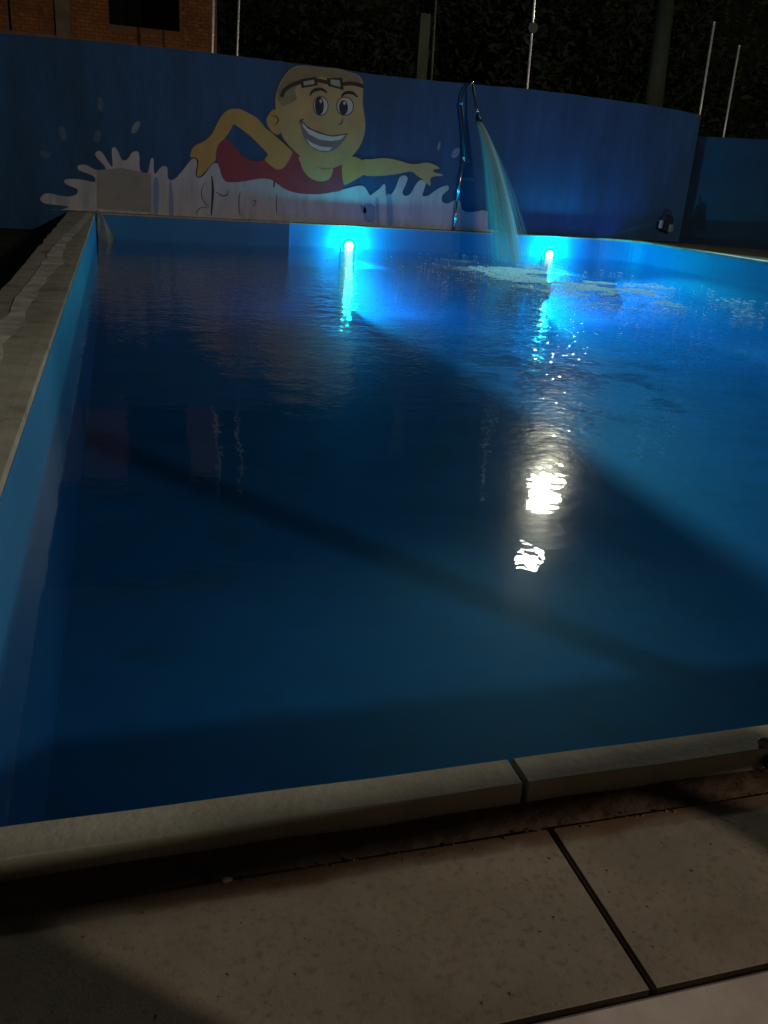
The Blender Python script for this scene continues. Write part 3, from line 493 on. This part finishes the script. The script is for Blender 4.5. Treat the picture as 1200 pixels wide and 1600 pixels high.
# ================================================================== POOL LAMPS
M['led'] = emit('led_core', (.80, 1.0, .95), 1.4); M['ledhalo'] = emit('halo_glow', (.0, .85, .50), 1.3); M['bezel'] = mat('lamp_bezel', (.5,.55,.55), .4)  # the green ring is an added glow, painting the halo round the lens
def pool_lamp(x, label, shade, k=1.0):
    y = PY1-.004; z = WATER_Z+.07
    e = empty('pool_lamp', (x, y, z)); tag(e, label, 'pool lamp', 'lit lamps on the far pool wall at the waterline')
    def disc(name, r0, r1, d0, d1, m):
        bm = bmesh.new(); N = 28
        a = [bm.verts.new((r0*math.cos(2*math.pi*k/N), -d0, r0*math.sin(2*math.pi*k/N))) for k in range(N)]
        b = [bm.verts.new((r1*math.cos(2*math.pi*k/N), -d1, r1*math.sin(2*math.pi*k/N))) for k in range(N)]
        for k in range(N): bm.faces.new((a[k], a[(k+1) % N], b[(k+1) % N], b[k]))
        bm.faces.new(b); return from_bm(name, bm, m, e)
    disc('bezel', .25, .23, 0, .03, M['bezel']); disc('halo_ring', .22, .17, .031, .045, M['ledhalo']); disc('lens', .13, .08, .046, .075, M['led'])
    l = bpy.data.lights.new('lamp_glow', 'POINT'); l.energy = POOL_POWER; l.color = POOL_COL; l.shadow_soft_size = .03; l.specular_factor = 0.0
    o = bpy.data.objects.new('lamp_glow', l); COL.objects.link(o); o.parent = e; o.location = (0, -.22, .02)
    s = bpy.data.lights.new('lamp_beam', 'SPOT'); s.spot_size = math.radians(150); s.spot_blend = .1; s.energy = POOL_BEAM*k; s.color = POOL_SPOT_COL; s.shadow_soft_size = .045; s.specular_factor = 0.0
    o = bpy.data.objects.new('lamp_beam', s); COL.objects.link(o); o.parent = e; o.location = (0, -.26, -.26); o.rotation_euler = Vector((.12, -.28, -.95)).to_track_quat('-Z', 'Y').to_euler()
    # added underwater plate, not a lamp part: cuts the beam off on the left
    bm = bmesh.new(); q = [(-.14,-.01),(shade,-.74),(shade-.012,-.74),(-.152,-.01)]
    a = [bm.verts.new((px,py,-1.4)) for px,py in q]; b = [bm.verts.new((px,py,-.10)) for px,py in q]; bm.faces.new(a); bm.faces.new(b[::-1])
    for i in range(4): bm.faces.new((a[i], a[(i+1)%4], b[(i+1)%4], b[i]))
    from_bm('beam_cutoff', bm, M['pool'], e)
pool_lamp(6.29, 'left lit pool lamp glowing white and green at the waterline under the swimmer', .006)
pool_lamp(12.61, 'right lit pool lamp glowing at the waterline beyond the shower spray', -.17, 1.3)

# ================================================================== FLOODLIGHTS
# concrete utility pole behind the wall with two floodlights hung out over the pool (their reflections lie on the water)
M['flood'] = emit('flood_glass', FLOOD_FRONT['color'], FLOOD_FRONT['strength'])
up = empty('utility_pole', (15.77, 25.62, -.5)); tag(up, 'thick mossy concrete utility pole behind the wall near its right end', 'utility pole')
bm = bmesh.new(); tube_bm(bm, [(0,0,0),(-.02,0,4.4),(-.16,0,7.1),(-.30,0,11.6)], [.29,.27,.24,.2], 14); from_bm('shaft', bm, M['old_pole'], up, True)
tube('crossarm', [(-.1,-.15,7.95),(-2.3,-.22,7.95)], .05, M['dark_metal'], up); tube('crossarm', [(-.2,-.15,10.5),(-2.5,-.22,10.5)], .05, M['dark_metal'], up)
def floodlight(pos, label, sz=.55, aim=(-.45,-.80,-.42), power=None):
    e = empty('floodlight', pos); tag(e, label, 'floodlight', 'floodlights round the pool')
    e.rotation_euler = Vector(aim).to_track_quat('-Z', 'Y').to_euler()
    box('housing', -sz, sz, -sz*.5, sz*.5, .0, .12, M['dark_metal'], e, bevel=.02)
    box('glass', -sz*.92, sz*.92, -sz*.42, sz*.42, -.012, -.002, M['flood'], e)
    box('bracket', -.04, .04, -.04, .04, .12, .34, M['dark_metal'], e)
floodlight((13.78,25.4,7.30), 'lower floodlight hanging from the utility pole beyond the far wall')
floodlight((13.60,25.4,9.86), 'upper floodlight hanging from the utility pole beyond the far wall', .48)
l = bpy.data.lights.new('flood_beam', 'SPOT'); l.energy = FLOOD_FRONT['power']; l.color = FLOOD_FRONT['color']; l.shadow_soft_size = .3; l.spot_size = math.radians(24); l.spot_blend = .5; l.specular_factor = 0.0
o = bpy.data.objects.new('flood_beam', l); COL.objects.link(o); o.location = (13.62, 25.15, 7.2); o.rotation_euler = (Vector((.3, .6, 0))-Vector((13.62, 25.15, 7.2))).to_track_quat('-Z', 'Y').to_euler()
# added hooded floodlight out of view, plate shaped for the pool's light edge
H = Vector((15.2, 25.2, 9.2))
hf = empty('floodlight', H); tag(hf, 'added unseen hooded floodlight with a wide beam-cutting side plate at the top of the utility pole', 'floodlight', 'floodlights round the pool')
box('housing', -.3, .3, .02, .16, -.1, .25, M['dark_metal'], hf, bevel=.02)
def hp(x, y, k=.055): return Vector(((x-H.x)*k, (y-H.y)*k, (POOL_Z-H.z)*k))
q = [hp(6.46-.0407*19.2, -10), hp(6.46+.0407*21, 30), hp(-26, 30), hp(-26, -10)]
bm = bmesh.new(); a = [bm.verts.new(p) for p in q]; b = [bm.verts.new(p+Vector((0,0,.01))) for p in q]; bm.faces.new(a); bm.faces.new(b[::-1])
for i in range(4): bm.faces.new((a[i], a[(i+1)%4], b[(i+1)%4], b[i]))
from_bm('cutoff_plate', bm, M['dark_metal'], hf)
tube('plate_arm', [(0,.1,.1),(-.4,.05,-.3),(-.9,.0,-.61)], .015, M['dark_metal'], hf)
l = bpy.data.lights.new('added_beam', 'SPOT'); l.energy = FLOOD_FRONT['hooded']; l.color = (.40,.90,1.0); l.shadow_soft_size = .02; l.spot_size = math.radians(62); l.spot_blend = .7; l.specular_factor = 0.0
o = bpy.data.objects.new('added_beam', l); COL.objects.link(o); o.parent = hf; o.rotation_euler = Vector((-4.6, -10.5, -11.4)).to_track_quat('-Z', 'Y').to_euler()
# floodlight mast behind the camera
fx, fy, fz = FLOOD_BACK['pos']
fm = empty('light_mast', (fx, fy-.3, -.5)); tag(fm, 'tall steel light mast standing behind the near side of the pool', 'light mast')
tube('mast', [(0,0,0),(0,0,fz+.9)], .09, M['steel'], fm)
floodlight((fx, fy-.05, fz+.15), 'floodlight on the mast behind the near side of the pool', .3, (-.5,.8,-.4))
l = bpy.data.lights.new('flood_light', 'POINT'); l.energy = FLOOD_BACK['power']; l.color = FLOOD_BACK['color']; l.shadow_soft_size = .30
o = bpy.data.objects.new('flood_light', l); COL.objects.link(o); o.location = (fx-.12, fy+.2, fz-.1)

# railing behind the camera whose rail throws the long shadow on the near edge
rl = empty('railing', (.6, -.045, -.01), .068); tag(rl, 'board railing with panels added for their shadows standing on the pinkish step', 'railing')
box('rail', -4.2, 2.60, -.02, .02, .89, 1.005, M['dark_metal'], rl)
box('shadow_panel', -4.2, .74, -.012, .012, .12, .889, M['dark_metal'], rl)  # added panel, there to shade the lower left slabs
bm = bmesh.new(); q = [(2.18,.889),(1.72,.30),(3.0,.30)]  # added triangle, shaped to cast the wedge of shadow
a = [bm.verts.new((x,-.012,z)) for x, z in q]; b = [bm.verts.new((x,.012,z)) for x, z in q]; bm.faces.new(a); bm.faces.new(b[::-1])
for i in range(3): bm.faces.new((a[i], a[(i+1)%3], b[(i+1)%3], b[i]))
from_bm('shadow_wedge', bm, M['dark_metal'], rl)
for x in (-4.0, -1.6, .71, 2.16): box('post', x-.03, x+.03, .021, .07, 0, .98, M['dark_metal'], rl)
sp = empty('shade_post', (6.73, 1.40, -.05)); tag(sp, 'square concrete post standing by the near pool edge further right', 'post')
box('shaft', -.12, .12, -.12, .12, 0, 3.1, M['bconc'], sp, bevel=.01); box('cap', -.15, .15, -.15, .15, 3.1, 3.16, M['bconc'], sp, bevel=.01)
tube('spike', [(0,0,3.3),(0,0,3.17)], .03, M['steel'], sp)

# ================================================================== POLES ON AND BEHIND THE WALL
def wpole(label, x0, z0, x1, z1, r, y=25.36, disc=None, m='pole'):
    e = empty('wall_pole', (x0, y, -.5)); tag(e, label, 'pole', 'thin poles standing behind the blue walls')
    k = (x1-x0)/(z1-z0)
    tube('shaft', [(-(z0+.5)*k, 0, 0), (0, 0, z0+.5), (x1-x0, 0, z1+.5)], r, M[m], e, 12)
    bm = bmesh.new(); bmesh.ops.create_icosphere(bm, subdivisions=2, radius=r*1.15, matrix=Matrix.Translation((x1-x0, 0, z1+.5))); from_bm('cap', bm, M[m], e, True)
    if disc:
        bm = bmesh.new(); bmesh.ops.create_cone(bm, cap_ends=True, segments=24, radius1=.14, radius2=.14, depth=.03, matrix=Matrix.Translation(((disc-z0)*k, -.05, disc+.5)) @ Matrix.Rotation(math.pi/2, 4, 'X')); from_bm('insulator_disc', bm, M['conc_pole'], e)
wpole('leftmost pale thin pole, standing before the brick building', 2.512, 4.04, 2.60, 6.9, .036)
wpole('pale thin pole just right of the brick building', 3.149, 4.08, 3.25, 6.9, .026, m='pole')
wpole('dull thin pole in front of the greenish column near the middle of the wall', 8.497, 3.97, 8.455, 5.87, .030, m='conc_pole')
wpole('shiny thin pole with a small round disc right of the shower', 11.41, 3.96, 11.30, 7.2, .034, disc=5.49, m='pole')
wpole('tall slanted shiny pole at the right end of the mural wall', 17.232, 3.75, 17.173, 6.21, .036, m='pole')
wpole('rightmost slanted shiny pole behind the lower side wall', 18.221, 3.19, 18.18, 5.69, .034, m='pole')
gc = empty('concrete_column', (8.27, 25.66, -.5)); tag(gc, 'broad greenish concrete column rising behind the wall left of the shower', 'column')
box('shaft', -.15, .15, -.12, .12, 0, 6.05, M['conc_pole'], gc, bevel=.02)

# ================================================================== BRICK BUILDING
BY = 30.0
bb = empty('brick_building', (-2, BY, -.5)); tag(bb, 'unfinished brick building with dark openings behind the left end of the wall', 'building')
def bxw(name, x0, x1, z0, z1, y0, y1, m): return box(name, x0+2, x1+2, y0, y1, z0+.5, z1+.5, m, bb)
bxw('wall', -9, -2.75, -.5, 8, .08, .3, M['mortar']); bxw('wall', -2.69, 0.0, -.5, 8, .08, .3, M['mortar'])
bxw('wall', 0.0, 2.02, -.5, 5.0, .08, .3, M['mortar']); bxw('wall', 2.02, 3.12, -.5, 8, .08, .3, M['mortar'])
bxw('beam', -9, 3.12, 4.2, 4.55, -.02, .10, M['bconc'])
bxw('column', -1.48, -1.07, -.5, 8, -.05, .12, M['bconc'])
bxw('back_wall', -9, 3.1, -.5, 8, 3, 3.2, M['black'])
# bricks: courses of single bricks, joined because at this distance each is barely a pixel or two high
vs, fs = [], []
def addb(x0, x1, z0, z1, y0, y1):
    b = len(vs); vs.extend([(x0,y0,z0),(x1,y0,z0),(x1,y0,z1),(x0,y0,z1),(x0,y1,z0),(x1,y1,z0),(x1,y1,z1),(x0,y1,z1)])
    fs.extend([(b,b+1,b+2,b+3),(b+1,b+5,b+6,b+2),(b+4,b,b+3,b+7),(b+3,b+2,b+6,b+7),(b+4,b+5,b+1,b)])
z = 4.56; row = 0
while z < 7.9:
    for (a, b) in ((-9, -2.76), (-2.68, -1.5), (-1.05, 0.0), (0.0, 2.02), (2.02, 3.12)):
        if a == 0.0 and z > 4.85: continue
        x = a + (.0 if row % 2 else .12)
        while x < b-.05:
            x1 = min(x+.235, b); j = random.uniform(-.006, .006)
            addb(x+2, x1+2, z+.5, z+.5+.085, .055+j, .085); x += .25
    z += .1; row += 1
br = raw('brick', vs, fs, M['brick'], bb); br['kind'] = 'stuff'

# dark wooded hill closing the view
M['hill'] = mat('hill_scrub', (.028,.044,.026), .95, spec=.02, col2=(.042,.056,.032), scale=.35, bump=.3, bscale=1.2)
vs, fs = [], []
for j in range(13):
    for i in range(61):
        x = -170+i*6; y = 62+j*12; zz = -.6 + 62*(1-math.exp(-j*.42)) + 5*noise.noise(Vector((x*.03, y*.03, 2)))*min(1, j) + 2*noise.noise(Vector((x*.13, y*.13, 7)))*min(1, j)
        vs.append((x, y, zz))
for j in range(12):
    for i in range(60): a = j*61+i; fs.append((a, a+1, a+62, a+61))
tag(raw('hill', vs, fs, M['hill'], None, True), kind='structure')
# ================================================================== TREES IN THE DARK
M['bark'] = mat('bark', (.06,.05,.035), .95, spec=.1, col2=(.035,.03,.02), scale=8, bump=.02, bscale=10)
M['leaf'] = mat('leaf', (.026,.044,.022), .9, spec=.03, col2=(.036,.052,.026), scale=1.0)
def tree(x, y, h, rad, label, seed, leaves=5200):
    rnd = random.Random(seed)
    e = empty('tree', (x, y, -.5)); tag(e, label, 'tree', 'trees in the dark behind the walls')
    bm = bmesh.new(); tube_bm(bm, [(0,0,0),(.1,0,h*.25),(-.05,.1,h*.5),(.1,0,h*.8)], [.28,.22,.16,.06], 10)
    ends = []
    for k in range(9):
        a = k*2.4+rnd.random(); z0 = h*rnd.uniform(.25, .6); d = Vector((math.cos(a), math.sin(a), rnd.uniform(.25, .8))); L2 = rad*rnd.uniform(.6, .95)
        p1 = Vector((0,0,z0)); p2 = p1+d*L2*.5+Vector((0,0,.15)); p3 = p1+d*L2; tube_bm(bm, [p1,p2,p3], [.1,.06,.02], 6); ends.append(p3); ends.append(p2)
    from_bm('trunk', bm, M['bark'], e, True)
    cl = [(p, rad*rnd.uniform(.28, .45)) for p in ends] + [(Vector((rnd.gauss(0, rad*.4), rnd.gauss(0, rad*.4), h*rnd.uniform(.45, 1.0))), rad*rnd.uniform(.3, .5)) for _ in range(14)]
    vs, fs = [], []
    for k in range(leaves):
        c, r = rnd.choice(cl); d = Vector((rnd.gauss(0,1), rnd.gauss(0,1), rnd.gauss(0,1))).normalized()*r*rnd.uniform(.55, 1.08); p = c+d
        u = Vector((rnd.gauss(0,1), rnd.gauss(0,1), rnd.gauss(0,.6))).normalized(); v = u.cross(Vector((rnd.gauss(0,1), rnd.gauss(0,1), rnd.gauss(0,1)))).normalized()
        s = rnd.uniform(.09, .22); b = len(vs)
        vs.extend([p-u*s, p+v*s*.42, p+u*s, p-v*s*.42]); fs.append((b, b+1, b+2, b+3))
    raw('crown', vs, fs, M['leaf'], e)
tree(8.6, 33, 9.5, 3.2, 'dark leafy tree behind the wall above the swimmer mural', 1)
tree(13.8, 31.5, 10.5, 3.6, 'dim olive tree behind the wall between the disc pole and the utility pole', 2, 6500)
tree(19.6, 33, 11, 3.8, 'dim tree behind the wall right of the utility pole', 3, 6500)
tree(26.0, 30, 10, 4.0, 'dark tree behind the lower side wall at the right edge', 4)
tree(4.9, 38, 9, 3.0, 'very dark tree behind the wall just right of the brick building', 5, 4000)
tree(16.5, 40, 13, 4.6, 'tall dark tree further back on the right', 6)

# ================================================================== SMALL THINGS
# plastic sheet over the far left corner
M['sheet'] = mat('plastic_sheet', (.42,.50,.46), .4, spec=.5, col2=(.30,.37,.34), scale=6)
bm = bmesh.new(); N = 12; K = 6; g = []
for j in range(N+1):
    t = j/N; row = []
    for i in range(K+1):
        s = i/K; zz = .075-.80*t; wv = .04+.40*min(1, t*1.25)**.8
        x = -.535+wv*s+.01*math.sin(t*9); yy = 24.745-.02*math.sin(s*9+t*4)-.015*t
        if t < .08: yy = 24.83
        row.append(bm.verts.new((x+.5, yy-24.8, zz)))
    g.append(row)
for j in range(N):
    for i in range(K): bm.faces.new((g[j][i], g[j][i+1], g[j+1][i+1], g[j+1][i]))
bmesh.ops.solidify(bm, geom=list(bm.faces), thickness=.004)
ps = from_bm('plastic_sheet', bm, M['sheet'], None, True); ps.location = (-.5, 24.8, 0); tag(ps, 'grey green plastic sheet hanging into the far left corner of the pool', 'sheet')

# bag on the wall
M['bag_dark'] = mat('bag_cloth', (.012,.014,.03), .9); M['bag_pink'] = mat('bag_pink', (.50,.16,.20), .7); M['bag_grey'] = mat('bag_grey', (.16,.19,.24), .7)
bg_ = empty('bag', (16.46, 24.92, .12)); tag(bg_, 'small dark bag with pink side hanging low on the wall near its right end', 'bag')
def soft(name, sx_, sy_, sz_, loc, m, seed=0):
    bm = bmesh.new(); bmesh.ops.create_icosphere(bm, subdivisions=3, radius=1)
    for v in bm.verts:
        c = v.co; c.x = math.copysign(abs(c.x)**.6, c.x); c.y = math.copysign(abs(c.y)**.6, c.y); c.z = math.copysign(abs(c.z)**.6, c.z)
        c += noise.noise_vector(c*1.7+Vector((seed, 0, 0)))*.12
        v.co = Vector((c.x*sx_+loc[0], c.y*sy_+loc[1], c.z*sz_+loc[2]))
    return from_bm(name, bm, m, bg_, True)
soft('body', .19, .09, .24, (0,0,.44), M['bag_dark']); soft('side_pocket', .05, .07, .13, (-.22,-.02,.40), M['bag_pink'], 3); soft('lower_flap', .09, .05, .13, (.12,-.06,.30), M['bag_grey'], 5)
tube('strap', [(-.12,0,.62),(-.08,.02,.78),(0,.05,.84),(.09,.02,.78),(.13,0,.62)], .014, M['bag_dark'], bg_)
tube('hook', [(0,.13,.85),(0,.03,.85),(0,.02,.88)], .008, M['dark_metal'], bg_)

# debris at the near right corner and crumbs on the slabs
M['rubble'] = mat('rubble', (.34,.31,.26), .9, col2=(.2,.18,.14), scale=20, bump=.004, bscale=50)
def chunk(name, loc, s, m, label, cat, seed, group=None):
    bm = bmesh.new(); bmesh.ops.create_icosphere(bm, subdivisions=2, radius=1)
    for v in bm.verts: v.co += noise.noise_vector(v.co*1.3+Vector((seed*7.1, 0, 0)))*.5; v.co = Vector((v.co.x*s[0], v.co.y*s[1], v.co.z*s[2]))
    o = from_bm(name, bm, m); o.location = loc; tag(o, label, cat, group); return o
chunk('rubble_piece', (1.655, 1.60, .012), (.035,.02,.012), M['rubble'], 'pale broken chip of concrete at the far right end of the near coping', 'rubble', 1)
chunk('rubble_piece', (1.665, 1.57, -.035), (.03,.02,.02), M['soil'], 'dark clod under the pale chip at the far right end of the near coping', 'rubble', 2)
M['wrap'] = mat('wrapper', (.55,.40,.36), .5)
chunk('wrapper', (.165, 1.472, -.045), (.011,.006,.006), M['wrap'], 'tiny pinkish scrap lying at the edge of the dirt strip left of centre', 'litter', 3)
vs, fs = [], []
for k in range(120):
    x = random.uniform(-.4, 1.9); y = random.choice((random.gauss(1.475, .012), random.uniform(1.06, 1.48))); s = random.uniform(.0015, .0045)*(1.5 if y > 1.46 else .8); z = -.0495 if y < 1.478 else -.06
    b = len(vs); a = random.random()*6
    for i in range(4): vs.append((x+s*math.cos(a+i*1.57)*random.uniform(.6,1.3), y+s*math.sin(a+i*1.57), z))
    vs.append((x, y, z+s*.8)); fs += [(b,b+1,b+4),(b+1,b+2,b+4),(b+2,b+3,b+4),(b+3,b,b+4)]
tag(raw('grit', vs, fs, M['soil']), 'scattered dark grit on the slabs by the near coping', 'grit', kind='stuff')
